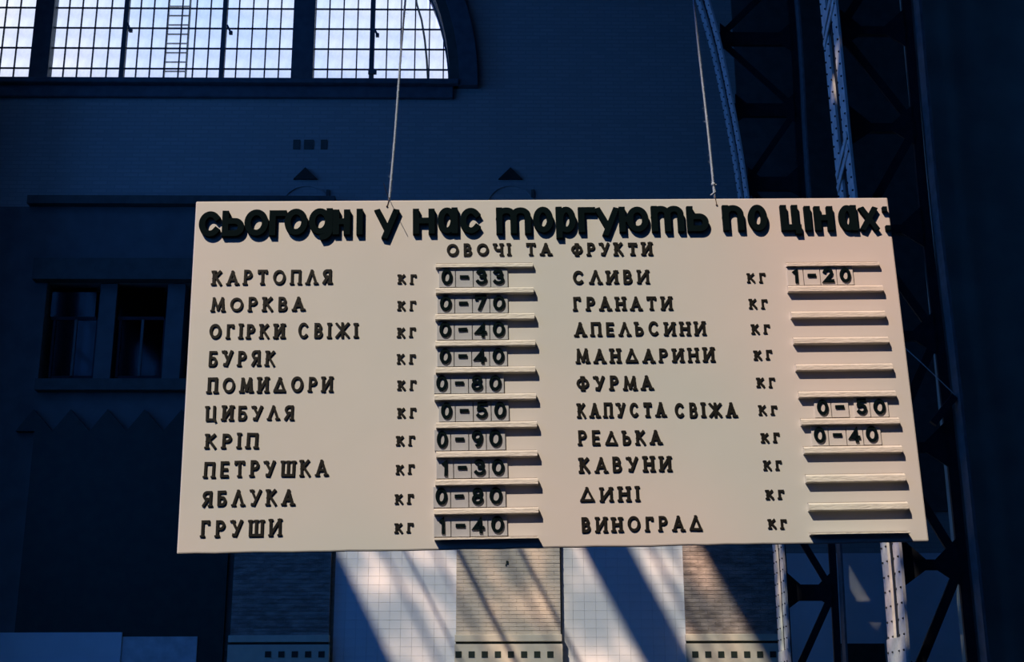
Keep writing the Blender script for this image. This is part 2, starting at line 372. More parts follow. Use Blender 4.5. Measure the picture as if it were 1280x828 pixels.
# dark room with two windows at the left
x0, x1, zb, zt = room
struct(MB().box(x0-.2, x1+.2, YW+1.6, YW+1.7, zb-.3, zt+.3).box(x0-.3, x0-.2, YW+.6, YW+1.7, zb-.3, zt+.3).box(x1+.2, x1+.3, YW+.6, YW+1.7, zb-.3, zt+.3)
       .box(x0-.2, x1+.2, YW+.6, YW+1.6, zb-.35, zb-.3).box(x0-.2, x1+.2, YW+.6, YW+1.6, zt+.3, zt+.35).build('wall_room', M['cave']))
on_wall(46, 250, 328, 354, .22, M['dark'], 'lintel'); on_wall(48, 250, 477, 491, .2, M['dark'], 'window_ledge')
for k, (a, b, c) in enumerate(((64, 92, 120), (147, 176, 205))):
    wf = struct(on_wall(a, c, 470, 474, .0, M['steeld'], 'window_%d' % (k+2), None, YW+.12, .05))
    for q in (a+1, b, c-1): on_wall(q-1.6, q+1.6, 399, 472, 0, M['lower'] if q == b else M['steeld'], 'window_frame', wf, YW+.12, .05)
    on_wall(a, c, 396, 400, 0, M['steeld'], 'window_transom', wf, YW+.12, .05)
    for q0, q1, r0, r1_ in ((a+2.5, b-1.6, 400, 470), (b+1.6, c-2.5, 400, 470), (a, c, 360, 396)):
        on_wall(q0, q1, r0, r1_, 0, M['dglass'], 'pane', wf, YW+.14, .006)
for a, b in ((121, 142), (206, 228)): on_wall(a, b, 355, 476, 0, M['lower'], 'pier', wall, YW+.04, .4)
pl = on_wall(178, 193, 458, 470, 0, M['tile'], 'reflection', None, YW+.35, .25)  # pale blocks added to stand in for a reflection in the glass
tag(pl, 'pale block standing in for a reflection low in the second dark window', 'reflection')
pl2 = on_wall(178, 191, 441, 452, 0, M['tile'], 'reflection_upper', None, YW+.35, .25)
tag(pl2, 'upper pale block standing in for a reflection in the second dark window', 'box')
pl2.location.z = P(185, 458, YW+.35).z - P(185, 452, YW+.35).z

# dark screen with a row of small gables along its top
pk = [45, 91, 137, 183, 229, 275]
m = MB(); bz = P(150, 541, YW).z
m.box(P(40, 600, YW).x, P(292, 600, YW).x, YW-.12, YW, .9, bz)
for p_ in pk:
    a, b, c = P(p_-23, 541, YW), P(p_+23, 541, YW), P(p_, 514, YW); m.prism([(a.x, bz), (b.x, bz), (c.x, c.z)], YW-.12, YW)
scr = m.build('gabled_screen', M['black']); struct(scr); scr.name = 'trim_5'
# low white dado at far left
on_wall(-60, 152, 792, 900, .16, M['tile'], 'dado'); on_wall(152, 246, 797, 900, .14, M['grout'], 'dado')

# ------------------------------------------------------------------ tiled fields and brick pilasters below the board
zlow, zhi = 1.3, 5.2
tile_me = MB().box(-.086, .086, -.012, .0, -.0675, .0675).build('tile', M['tile'], wall); tm = tile_me.data; first = tile_me
bv = None
rest = MB(); TWd, THt = .178, .138
zvis = P(640, 678, YW).z; zvl = P(640, 832, YW).z
for a, b in ((418, 571), (702, 857)):
    xa, xb = P(a, 750, YW).x, P(b, 750, YW).x
    MB().box(xa, xb, YW-.004, YW, zlow, zhi).build('grout_bed', M['grout'], wall)
    nx = int(round((xb-xa)/TWd)); tw = (xb-xa)/nx
    nz = int((zhi-zlow)/THt)
    for j in range(nz):
        z = zlow + (j+.5)*THt
        for i in range(nx):
            x = xa + (i+.5)*tw; dy = -.004+random.uniform(-.002, .001)
            if zvl-.1 < z < zvis+.1:
                rr = (random.gauss(0, .006), 0, random.gauss(0, .006))
                if first is not None: o = first; first = None; o.location = (x, YW+dy, z); o.rotation_euler = rr
                else: o = inst('tile', tm, wall, (x, YW+dy, z), rr)
                o.scale = ((tw-.003)/.172, 1, 1)
            else: rest.box(x-tw/2+.0015, x+tw/2-.0015, YW+dy-.012, YW+dy, z-.0675, z+.0675)
stuff(rest.build('tile', M['tile'], wall))

def pilaster(pl_, pr, bm_, squares, k, core='mortar', px_sq=None):
    YP = YW-.11
    xa, xb = P(pl_, 750, YP).x, P(pr, 750, YP).x
    zp = P(640, 794, YP).z
    t = struct(MB().box(xa+.01, xb-.01, YP+.012, YW, .0, 5.2).build('trim_%d' % k, M[core]))
    r = MB(); bh, bw = .062, .24; j = 0; z = zp
    while z < 5.15:
        x = xa - (bw/2 if j % 2 else 0)
        while x < xb-.001:
            u0, u1 = max(x, xa)+.002, min(x+bw, xb)-.002
            if u1-u0 > .02:
                d = random.uniform(-.004, .003)
                r.box(u0, u1, YP+d, YP+.03, z+.005+random.uniform(-.001, .001), z+bh-.001)
            x += bw
        z += bh; j += 1
    stuff(r.build('brick', M[bm_], t))
    ledge = MB().box(xa-.015, xb+.015, YP-.07, YP+.03, P(640, 802.3, YP-.07).z, zp).build('ledge', M['cream'], t, bevel=.008)
    MB().box(xa, xb, YP-.02, YP+.02, P(640, 805.5, YP-.05).z, P(640, 802.3, YP-.07).z).build('dark_band', M['black'], t)
    MB().box(xa-.015, xb+.02, YP-.07, YP+.02, 0, P(640, 805.5, YP-.05).z).build('plinth', M['cream'], t)
    for q in squares:
        a, b = P(q-3.8, 818, YP-.07), P(q+3.8, 818, YP-.07)
        MB().box(a.x, b.x, YP-.078, YP-.06, P(q, 822.3, YP-.07).z, P(q, 814.6, YP-.07).z).build('dark_tile', M['black'], t)
pilaster(570, 700.5, 'brick', [573+16.4*i for i in range(8)], 6)
pilaster(855.5, 971, 'brick2', [869+16.2*i for i in range(7)], 7)
pilaster(290, 412.5, 'brick2', [335+16.7*i for i in range(5)], 8)
on_wall(246, 290, 690, 900, .06, M['dark'], 'dado')
for q in (252, 268.5, 285): on_wall(q-3.5, q+3.5, 814.5, 822, .07, M['black'], 'dark_tile')
p = P(634, 703, YW-.11)
MB().box(p.x-.018, p.x+.018, YW-.125, YW-.10, p.z-.03, p.z+.02).box(p.x-.03, p.x-.01, YW-.125, YW-.10, p.z-.055, p.z-.035).build('bolt_hole', M['black'], wall)
on_wall(973, 1250, 692, 900, .02, M['tile'], 'tiled_dado')
# flat dark panel standing in for the unlit doorway between the ribs
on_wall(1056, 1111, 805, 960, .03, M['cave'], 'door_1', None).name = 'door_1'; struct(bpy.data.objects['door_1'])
struct(MB().box(5.35, XR, 15.3, 15.7, 0, ZR).build('wall_pier', M['pier']))
on_wall(930, 1290, -40, 640, .05, M['dark'], 'trim_11', None); struct(bpy.data.objects['trim_11'])  # dark panel standing in for shade on the upper right back wall

# ------------------------------------------------------------------ riveted steel ribs
def path(pts, Y, zs):                        # rib outline through (px,py) points, sampled at heights
    q = sorted([(P(x, y, Y).z, P(x, y, Y).x) for x, y in pts])
    q = [(0, q[0][1]-(q[1][1]-q[0][1])/(q[1][0]-q[0][0])*q[0][0])] + q
    s = (q[-1][1]-q[-2][1])/(q[-1][0]-q[-2][0]); q.append((q[-1][0]+3.5, q[-1][1]+s*3.5))
    def f(z):
        for (za, xa), (zb_, xb_) in zip(q, q[1:]):
            if z <= zb_: return xa+(xb_-xa)*(z-za)/(zb_-za)
        return q[-1][1]
    ztop = q[-1][0]
    return lambda z: (f(max(z-.4, 0))+f(z)+f(min(z+.4, ztop)))/3, ztop
def rib(inner, outer, Y0, Y1, label, zsplit, wid, joint, lac, ladd=0):
    fi, zt = path(inner, Y0, None); fo, zt2 = path(outer, Y0, None); zt = min(zt, zt2)
    t = empty('steel_rib', (fi(0), Y0, 0), label, 'column', 'riveted steel ribs')
    def put(mb_, nm, m_):
        o = mb_.build(nm, m_, t); o.location = -t.location; return o
    N = 64; zz = [zt*i/N for i in range(N+1)]
    gap = (Y1-Y0)*.30
    for (ya, yb) in ((Y0, (Y0+Y1-gap)/2), ((Y0+Y1+gap)/2, Y1)):
        m = MB()
        for a, b in zip(zz, zz[1:]): m.bar((fi(a), (ya+yb)/2, a), (fi(b), (ya+yb)/2, b), .03, yb-ya)
        put(m, 'flange', M['steel'])
    m = MB()                                  # solid cover plate at the foot, battens above
    for a, b in zip([zsplit*i/10 for i in range(10)], [zsplit*(i+1)/10 for i in range(10)]): m.bar((fi(a)-.02, (Y0+Y1)/2, a), (fi(b)-.02, (Y0+Y1)/2, b), .02, (Y1-Y0)*.98)
    put(m, 'cover_plate', M['steel'])
    for z in lac:
        for dz in (0, .16):
            put(MB().bar((fi(z+dz)-.025, Y0+.05, z+dz+.18), (fi(z+dz)-.025, Y1-.05, z+dz-.12), .012, .09, up=(0, .3, 1)), 'lacing_bar', M['steel'])
    ym = (Y0+Y1)/2
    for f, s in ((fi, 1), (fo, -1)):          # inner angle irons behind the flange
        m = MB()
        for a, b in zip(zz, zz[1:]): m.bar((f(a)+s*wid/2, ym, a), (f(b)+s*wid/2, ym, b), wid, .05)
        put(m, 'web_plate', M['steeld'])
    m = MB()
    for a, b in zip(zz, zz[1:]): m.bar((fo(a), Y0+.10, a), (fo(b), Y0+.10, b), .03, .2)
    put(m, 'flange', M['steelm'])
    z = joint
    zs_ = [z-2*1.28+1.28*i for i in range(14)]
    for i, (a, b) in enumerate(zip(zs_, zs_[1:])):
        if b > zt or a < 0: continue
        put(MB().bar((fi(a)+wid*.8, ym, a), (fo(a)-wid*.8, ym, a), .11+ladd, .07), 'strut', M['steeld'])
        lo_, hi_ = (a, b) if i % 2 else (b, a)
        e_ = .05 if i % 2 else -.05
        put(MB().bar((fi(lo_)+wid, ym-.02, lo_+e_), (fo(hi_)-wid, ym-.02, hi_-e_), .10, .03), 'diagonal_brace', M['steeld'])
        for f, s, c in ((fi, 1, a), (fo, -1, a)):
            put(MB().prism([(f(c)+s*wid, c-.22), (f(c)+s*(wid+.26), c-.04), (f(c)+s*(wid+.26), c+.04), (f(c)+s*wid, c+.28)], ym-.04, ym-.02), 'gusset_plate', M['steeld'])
    # rivets, in two rows on each flange strip
    rv = bpy.data.meshes.new('rivet'); bmv = bmesh.new(); bmesh.ops.create_cone(bmv, cap_ends=True, segments=6, radius1=.017, radius2=.009, depth=.018, matrix=Matrix.Rotation(R(-90), 4, 'Y')); bmv.to_mesh(rv); bmv.free()
    bmr = bmesh.new()
    z = .2
    while z < zt-.2:
        for yy in (Y0+.05, Y0+.22, Y1-.22, Y1-.05):
            if (Y1-Y0) < .5 and yy in (Y0+.22, Y1-.22): continue
            m4 = Matrix.Translation((fi(z)-.034 if z < zsplit else fi(z)-.02, yy, z)) @ Matrix.Rotation(R(-90), 4, 'Y')
            bmesh.ops.create_cone(bmr, cap_ends=True, segments=6, radius1=.016, radius2=.009, depth=.02, matrix=m4)
        z += .16
    me = bpy.data.meshes.new('rivet'); bmr.to_mesh(me); bmr.free(); me.materials.append(M['steeld'])
    o = bpy.data.objects.new('rivet', me); C.objects.link(o); o.parent = t; o.location = -t.location; stuff(o)
    return t, fi, fo
za = P(1130, 795, 14.3).z
z1l = [P(1045, 30, 14.6).z, P(1060, 212, 14.6).z]
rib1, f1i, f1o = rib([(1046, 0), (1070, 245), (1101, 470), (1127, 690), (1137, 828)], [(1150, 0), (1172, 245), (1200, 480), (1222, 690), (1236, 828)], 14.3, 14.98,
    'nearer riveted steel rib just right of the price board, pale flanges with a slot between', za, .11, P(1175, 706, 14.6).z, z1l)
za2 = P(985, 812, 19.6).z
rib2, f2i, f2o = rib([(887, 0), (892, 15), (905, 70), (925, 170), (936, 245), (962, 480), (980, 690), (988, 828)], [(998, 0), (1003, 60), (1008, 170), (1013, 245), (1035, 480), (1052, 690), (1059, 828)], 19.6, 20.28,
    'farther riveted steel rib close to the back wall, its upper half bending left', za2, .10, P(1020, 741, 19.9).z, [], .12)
# small bracket and wire on the nearer rib
a, b = P(1166, 530, 14.4), P(1193, 496, 14.4)
o = MB().bar(a, b, .08, .06).build('bracket', M['steeld'], rib1); o.location = -rib1.location
o = MB().tube([P(1120, 425, 14.2), P(1150, 452, 14.2), P(1194, 494, 14.3)], .006).build('thin_wire', M['steel']); tag(o, 'thin wire slanting from behind the board down to the nearer steel rib', 'wire')

# ------------------------------------------------------------------ the price board
BOARD_POSE = None
def fit_board():
    # least-squares pose of a 2 m wide board from the four corners of its front face
    tgt = [(244, 252), (1109, 246.5), (1162, 678), (221.5, 692)]
    def corners(p):
        Mx = Matrix.Rotation(p[3], 3, 'Z') @ Matrix.Rotation(p[4], 3, 'X') @ Matrix.Rotation(p[5], 3, 'Y')
        return [Vector(p[:3]) + Mx @ Vector((sx, 0, sz*p[6]/2)) for sx, sz in ((-1, 1), (1, 1), (1, -1), (-1, -1))]
    def res(p):
        r = []
        for c, t in zip(corners(p), tgt):
            q = CM.transposed() @ (c-CAM); r += [640+F*q.x/-q.z-t[0], 414-F*q.y/-q.z-t[1]]
        return r
    import numpy as np
    p = np.array([.17, 3.63, 2.58, .02, -.03, -.026, 1.0])
    for _ in range(30):
        r = np.array(res(list(p))); J = np.stack([(np.array(res(list(p+np.eye(7)[k]*1e-4)))-r)/1e-4 for k in range(7)], 1)
        p = p - np.linalg.lstsq(J, r, rcond=None)[0]
    return [float(v) for v in p]
bp_ = fit_board()
BR = Matrix.Rotation(bp_[3], 3, 'Z') @ Matrix.Rotation(bp_[4], 3, 'X') @ Matrix.Rotation(bp_[5], 3, 'Y')
BO = Vector(bp_[:3]); BH = bp_[6]
board = empty('price_board', BO, 'large cream price board with raised black lettering, hung on two cords', 'sign')
board.rotation_euler = BR.to_euler()
def B(px, py, t=0):                          # place on the board (u right, v up), t metres proud of its face
    o_ = BR.transposed() @ (CAM-BO); d = BR.transposed() @ px_dir(px, py); k = (-t-o_.y)/d.y; q = o_+d*k; return q.x, q.z
def W(u, v, t=0): return BO + BR @ Vector((u, -t, v))
# panel, slightly irregular along the bottom edge
pn = MB(); pts = [(-1, -BH/2), (-1, BH/2), (1, BH/2), (1, -BH/2)]
for i in range(1, 40):
    pts.append((1-2*i/40, -BH/2+random.uniform(-.0012, .0012)))
pn.prism(pts, 0, .012).build('panel', M['board'], board, bevel=.004)
for x in (-.93, 0, .93): MB().box(x-.025, x+.025, .012, .035, -BH/2+.02, BH/2-.02).build('batten', M['batten'], board)
for z in (-BH/2+.045, BH/2-.045):
    for a, b in ((-.905, -.025), (.025, .905)): MB().box(a, b, .012, .035, z-.025, z+.025).build('batten', M['batten'], board)

# --- stroke alphabet --------------------------------------------------------
def arcp(cx, cy, rx, ry, a0, a1, n=14): return [(cx+rx*math.cos(R(a0+(a1-a0)*i/n)), cy+ry*math.sin(R(a0+(a1-a0)*i/n))) for i in range(n+1)]
def L(*p): return (list(p), False)
def O(cx, cy, rx, ry): return (arcp(cx, cy, rx, ry, 0, 360, 28)[:-1], True)
G = {
 'А': (.82, [L((0,0),(.5,1)), L((.5,1),(1,0)), L((.2,.33),(.8,.33))], [(0,0),(1,0)]),
 'Б': (.6, [L((0,0),(0,1),(.9,1)), ([(0,0)]+[(.45,0)]+arcp(.55,.28,.45,.28,-90,90)+[(0,.56)], False)], []),
 'В': (.6, [L((0,0),(0,1)), ([(0,1)]+arcp(.45,.76,.4,.24,90,-90)+[(0,.52)], False), ([(0,.52)]+arcp(.5,.26,.5,.26,90,-90)+[(0,0)], False)], []),
 'Г': (.52, [L((0,0),(0,1),(1,1)), L((1,1),(1,.88))], [(0,0)]),
 'Д': (.95, [L((0,0),(.5,1)), L((.5,1),(1,0)), L((0,0),(1,0))], []),
 'Е': (.55, [L((0,0),(0,1)), L((0,1),(1,1)), L((0,.5),(.85,.5)), L((0,0),(1,0))], []),
 'Ж': (1.1, [L((.5,0),(.5,1)), L((0,1),(.5,.5)), L((1,1),(.5,.5)), L((0,0),(.5,.5)), L((1,0),(.5,.5))], []),
 'И': (.78, [L((0,0),(0,1)), L((0,0),(1,1)), L((1,0),(1,1))], [(0,1),(0,0),(1,0),(1,1)]),
 'І': (.05, [L((.5,0),(.5,1))], [(.5,0),(.5,1)]),
 'К': (.68, [L((0,0),(0,1)), L((0,.45),(.9,1)), L((.25,.6),(1,0))], [(0,0),(0,1)]),
 'Л': (.82, [L((0,0),(.5,1)), L((.5,1),(1,0))], [(0,0),(1,0)]),
 'М': (.95, [L((0,0),(.1,1)), L((.1,1),(.5,.1)), L((.5,.1),(.9,1)), L((.9,1),(1,0))], [(0,0),(1,0)]),
 'Н': (.72, [L((0,0),(0,1)), L((1,0),(1,1)), L((0,.5),(1,.5))], [(0,0),(0,1),(1,0),(1,1)]),
 'О': (.95, [O(.5,.5,.5,.5)], []),
 'П': (.74, [L((0,0),(0,1)), L((0,1),(1,1)), L((1,1),(1,0))], [(0,0),(1,0)]),
 'Р': (.58, [L((0,0),(0,1)), ([(0,1)]+arcp(.45,.74,.55,.26,90,-90)+[(0,.48)], False)], [(0,0)]),
 'С': (.82, [(arcp(.5,.5,.5,.5,48,312,22), False)], []),
 'Т': (.72, [L((.5,0),(.5,1)), L((0,1),(1,1)), L((0,1),(0,.9)), L((1,1),(1,.9))], [(.5,0)]),
 'У': (.75, [L((0,1),(.55,.35)), L((1,1),(.35,0),(.12,.02))], [(0,1)]),
 'Ф': (.95, [O(.5,.5,.5,.33), L((.5,0),(.5,1))], [(.5,0),(.5,1)]),
 'Ц': (.80, [L((0,1),(0,0),(.9,0)), L((.85,1),(.85,0)), L((.9,0),(1,-.12))], [(0,1)]),
 'Ч': (.68, [(([(0,1)]+arcp(.45,.72,.45,.27,180,270)+[(1,.45)]), False), L((1,0),(1,1))], [(1,0),(0,1),(1,1)]),
 'Ш': (1.0, [L((0,1),(0,0),(1,0),(1,1)), L((.5,0),(.5,1))], [(0,1),(.5,1),(1,1)]),
 'Ь': (.58, [L((0,0),(0,1)), ([(0,.55)]+arcp(.45,.275,.55,.275,90,-90)+[(0,0)], False)], [(0,1)]),
 'Я': (.62, [L((1,0),(1,1)), ([(1,1)]+arcp(.5,.74,.5,.26,90,270)+[(1,.48)], False), L((.6,.48),(0,0))], [(1,0)]),
}
LOW = {   # heading letters, drawn in a unit box
 'с': [(arcp(.5,.5,.5,.5,42,318,26), False)],
 'ь': [L((0,0),(0,1)), ([(0,.62)]+arcp(.6,.31,.4,.31,90,-90)+[(0,0)], False)],
 'о': [O(.5,.5,.5,.5)],
 'г': [L((0,0),(0,1),(1,1))],
 'д': [O(.46,.5,.46,.5), L((1,1),(1,.1)), (arcp(.5,.06,.5,.36,0,-75,8), False)],
 'н': [L((0,0),(0,1)), L((1,0),(1,1)), L((0,.53),(1,.53))],
 'і': [L((.5,0),(.5,1))],
 'у': [L((0,1),(.48,.2)), L((1,1),(.42,-.22))],
 'а': [O(.46,.5,.46,.5), L((1,0),(1,1))],
 'т': [L((0,0),(0,1)), ([(0,.72)]+arcp(.25,.72,.25,.28,180,0)+[(.5,0)], False), ([(.5,.72)]+arcp(.75,.72,.25,.28,180,0)+[(1,0)], False)],
 'р': [L((0,-.26),(0,1)), O(.54,.5,.46,.5)],
 'ю': [L((0,0),(0,1)), L((0,.5),(.35,.5)), O(.66,.5,.34,.5)],
 'п': [L((0,0),(0,1)), ([(0,.66)]+arcp(.5,.66,.5,.34,180,0)+[(1,0)], False)],
 'ц': [L((0,1),(0,0),(1,0)), L((1,1),(1,0)), L((1,0),(1.22,0),(1.22,-.18))],
 'х': [L((0,1),(1,0)), L((1,1),(0,0))],
}
DIG = {
 '0': (.62, [O(.5,.5,.5,.5)]), '1': (.3, [L((1,0),(1,1),(.1,.82))]), '2': (.6, [(arcp(.5,.72,.45,.28,160,-35,12)+[(0,0),(1,0)], False)]),
 '3': (.6, [(arcp(.42,.76,.42,.24,150,-80,12), False), (arcp(.45,.27,.5,.27,95,-150,14), False)]),
 '4': (.62, [L((.75,0),(.75,1),(0,.28),(1,.28))]),
 '5': (.58, [L((.95,1),(.15,1),(.1,.58)), ([(.1,.58)]+arcp(.45,.31,.5,.31,95,-145,14), False)]),
 '7': (.6, [L((0,.85),(0,1),(1,1),(.35,0))]),
 '8': (.58, [O(.5,.76,.42,.24), O(.5,.27,.5,.27)]),
 '9': (.6, [O(.5,.70,.48,.30), (arcp(.30,.62,.68,.62,5,-75,10), False)]),
 '-': (.55, [L((0,.5),(1,.5))]),
}
def ribbon(bm, pts, closed, wd, t0, t1, cap=0):
    pts = [Vector((a, b)) for a, b in pts]
    q = [pts[0]]
    for p in pts[1:]:
        if (p-q[-1]).length > 1e-5: q.append(p)
    pts = q; k = len(pts)
    if not closed and cap:
        pts[0] = pts[0] + (pts[0]-pts[1]).normalized()*cap; pts[-1] = pts[-1] + (pts[-1]-pts[-2]).normalized()*cap
    Lf, Rt = [], []
    for i, p in enumerate(pts):
        a = pts[(i-1) % k] if (closed or i > 0) else None; b = pts[(i+1) % k] if (closed or i < k-1) else None
        d0 = (p-a).normalized() if a is not None else None; d1 = (b-p).normalized() if b is not None else None
        d0 = d0 or d1; d1 = d1 or d0
        n0 = Vector((-d0.y, d0.x)); n1 = Vector((-d1.y, d1.x)); nn = n0+n1
        nn = nn.normalized() if nn.length > 1e-4 else n0
        s = wd/2/max(nn.dot(n0), .45)
        Lf.append(p+nn*s); Rt.append(p-nn*s)
    vf = lambda v, t: bm.verts.new((v.x, -t, v.y))
    lf = [vf(v, t1) for v in Lf]; rf = [vf(v, t1) for v in Rt]; lb = [vf(v, t0) for v in Lf]; rb = [vf(v, t0) for v in Rt]
    rng = range(k) if closed else range(k-1)
    for i in rng:
        j = (i+1) % k
        bm.faces.new((lf[i], rf[i], rf[j], lf[j])); bm.faces.new((lb[i], lf[i], lf[j], lb[j])); bm.faces.new((rf[i], rb[i], rb[j], rf[j]))
        bm.faces.new((rb[i], lb[i], lb[j], rb[j]))
    if not closed:
        bm.faces.new((lf[0], lb[0], rb[0], rf[0])); bm.faces.new((rf[-1], rb[-1], lb[-1], lf[-1]))
def glyph(strokes, serifs, w_, h_, sw, t0, t1, shear=0):
    m = MB(); k = 0
    f = lambda a, b: (sw/2 + a*(w_-sw) + shear*(b-.5)*h_, sw/2 + b*(h_-sw))
    for pts, cl in strokes:
        k += 1; ribbon(m.bm, [f(a, b) for a, b in pts], cl, sw, t0, t1 + k*.00006, 0 if cl else sw*.5)
    for a, b in serifs:
        k += 1; x, y = f(a, b); e = sw*.95; y += (sw*.12 if b > .5 else -sw*.12)
        ribbon(m.bm, [(x-e, y), (x+e, y)], False, sw*.62, t0, t1 + k*.00006)
    ys = [p[1] for pts, cl in strokes for p in pts]; lo, hi = min(ys)*(h_-sw), sw + max(ys)*(h_-sw)
    if not serifs:
        for v in m.bm.verts: v.co.z = min(max(v.co.z, lo), hi)       # flat-cut stroke ends
    return m
def finish(m, nm, mat_, parent, u, v, t=0, rot=0):
    me = bpy.data.meshes.new(nm); bmesh.ops.recalc_face_normals(m.bm, faces=m.bm.faces); m.bm.to_mesh(me); m.bm.free(); me.materials.append(mat_)
    o = bpy.data.objects.new(nm, me); C.objects.link(o); o.parent = parent; o.location = (u, -t, v); o.rotation_euler = (0, rot, 0); return o

# --- heading: chunky lettering cut from thick sheet --------------------------------
HEAD = [('с',248.5,275,264.3,295.5), ('ь',277.5,304,263.5,295), ('о',305.5,334,262,294.5), ('г',336.5,357,263,294), ('о',355.5,383.5,261,293.5),
 ('д',386,415,260.5,292.5), ('н',416,437,262,293), ('і',445.5,453,261,293), ('у',468.8,498,261,293), ('н',516,543.5,261,292), ('а',547,572.5,259.5,291.5),
 ('с',575,602.5,260,291.5), ('т',620.3,664.5,259.5,291.5), ('о',666.5,692.5,258.5,290.5), ('р',695,721,258.5,290.5), ('г',723,746,259,290), ('у',744.5,775,259,289.5),
 ('ю',774,812.5,258.5,289.5), ('т',814.5,857,257.5,289), ('ь',859,888,257.8,289), ('п',903.7,932.5,256.5,287.5), ('о',935.5,962,256,288), ('ц',976.3,1001,256.3,287.5),
 ('і',1008,1015,257.5,287.5), ('н',1018.5,1045,257.8,287.5), ('а',1049,1075,256.5,288), ('х',1075.5,1101,258,288)]
TH = .0125
for ch, x0, x1, y0, y1 in HEAD:
    u0, vt = B(x0, y0, TH); u1, vb = B(x1, y1, TH); uu0, _ = B(x0, y1, TH)
    shear = 0
    if ch == 'н' and x0 < 420: u0 += .0
    g = glyph(LOW[ch], [], u1-u0, vt-vb, .0178, 0, TH)
    finish(g, 'letter', M['letter'], board, (u0+uu0)/2, vb)
for x, y in ((1106.2, 261), (1110.6, 284.5)):   # colon
    u, v = B(x, y, TH); finish(glyph([L((.5,.2),(.5,.8))], [], .014, .016, .013, 0, TH), 'colon_dot', M['letter'], board, min(u, .995)-.007, v-.008)

# --- small lettering -----------------------------------------------------------------
def word(txt, x0, x1, yt, yb, sw=.0069, th=.0038, mat_='brown', gap=.50):
    um, vm = B((x0+x1)/2, yb, th); _, vt = B((x0+x1)/2, yt, th); h = vt-vm
    u0, _ = B(x0, yb, th); u1, _ = B(x1, yb, th)
    ws = [G[c][0] if c != ' ' else .35 for c in txt]; tot = sum(ws)+gap*(len(txt)-1)
    n_ = len(txt); free = (u1-u0) - sw*n_*0
    sc = (u1-u0)/(tot + sw/h*n_); x = u0
    for c, w_ in zip(txt, ws):
        ww = w_*sc + sw/h*sc
        if c != ' ':
            s_ = sw*random.uniform(.92, 1.12)
            hh = h*random.uniform(.96, 1.03)
            g = glyph(G[c][1], G[c][2], max(ww, s_*1.02), hh, s_, 0, th)
            finish(g, 'letter', M[mat_], board, x, vm+random.uniform(-.0006, .0006), 0, random.gauss(0, .012))
        x += ww + gap*sc
for t_, a, b, c, d in [('КАРТОПЛЯ',265,414,337.5,355.5), ('МОРКВА',264,380,371.5,389), ('ОГІРКИ',261.5,355,404.5,423), ('СВІЖІ',372.5,446,403.5,422.5), ('БУРЯК',260.5,343,438.5,457.5),
    ('ПОМИДОРИ',259,415,471.5,490.5), ('ЦИБУЛЯ',257,366,507,525.5), ('КРІП',256.5,321.5,541.5,560.5), ('ПЕТРУШКА',254.5,409,576,596), ('ЯБЛУКА',252.5,367,612.5,632.5), ('ГРУШИ',251,351,650,671),
    ('СЛИВИ',716.5,811,337.5,354.5), ('ГРАНАТИ',717.5,840,370.5,387.5), ('АПЕЛЬСИНИ',719,882,402.5,419.5), ('МАНДАРИНИ',721,893,435.5,453), ('ФУРМА',721,816,469.5,487.5),
    ('КАПУСТА',722.5,832,503.5,521.5), ('СВІЖА',844,921,503,521.5), ('РЕДЬКА',723.5,827,538,556), ('КАВУНИ',725,839,571,590), ('ДИНІ',725.5,799,608.5,627), ('ВИНОГРАД',727.5,878,645.5,664.5),
    ('ОВОЧІ',558.5,638,304,319.5), ('ТА',658,689,304,319), ('ФРУКТИ',714,815,303,319)]:
    word(t_, a, b, c, d)
for x, y in [(509.5,349),(509,382),(508.5,416),(508.5,449),(509,482),(509,516.5),(507.5,551.5),(507,587),(506,624.5),(505.5,660.5),
             (946.5,347.5),(949,380),(952,411.5),(955,444),(958.5,478.5),(961,513),(964,547.5),(967,582),(970,618.5),(973,655.5)]:
    word('КГ', x-11.5, x+11, y-6.2, y+5.8, sw=.0055, th=.0032, gap=.6)

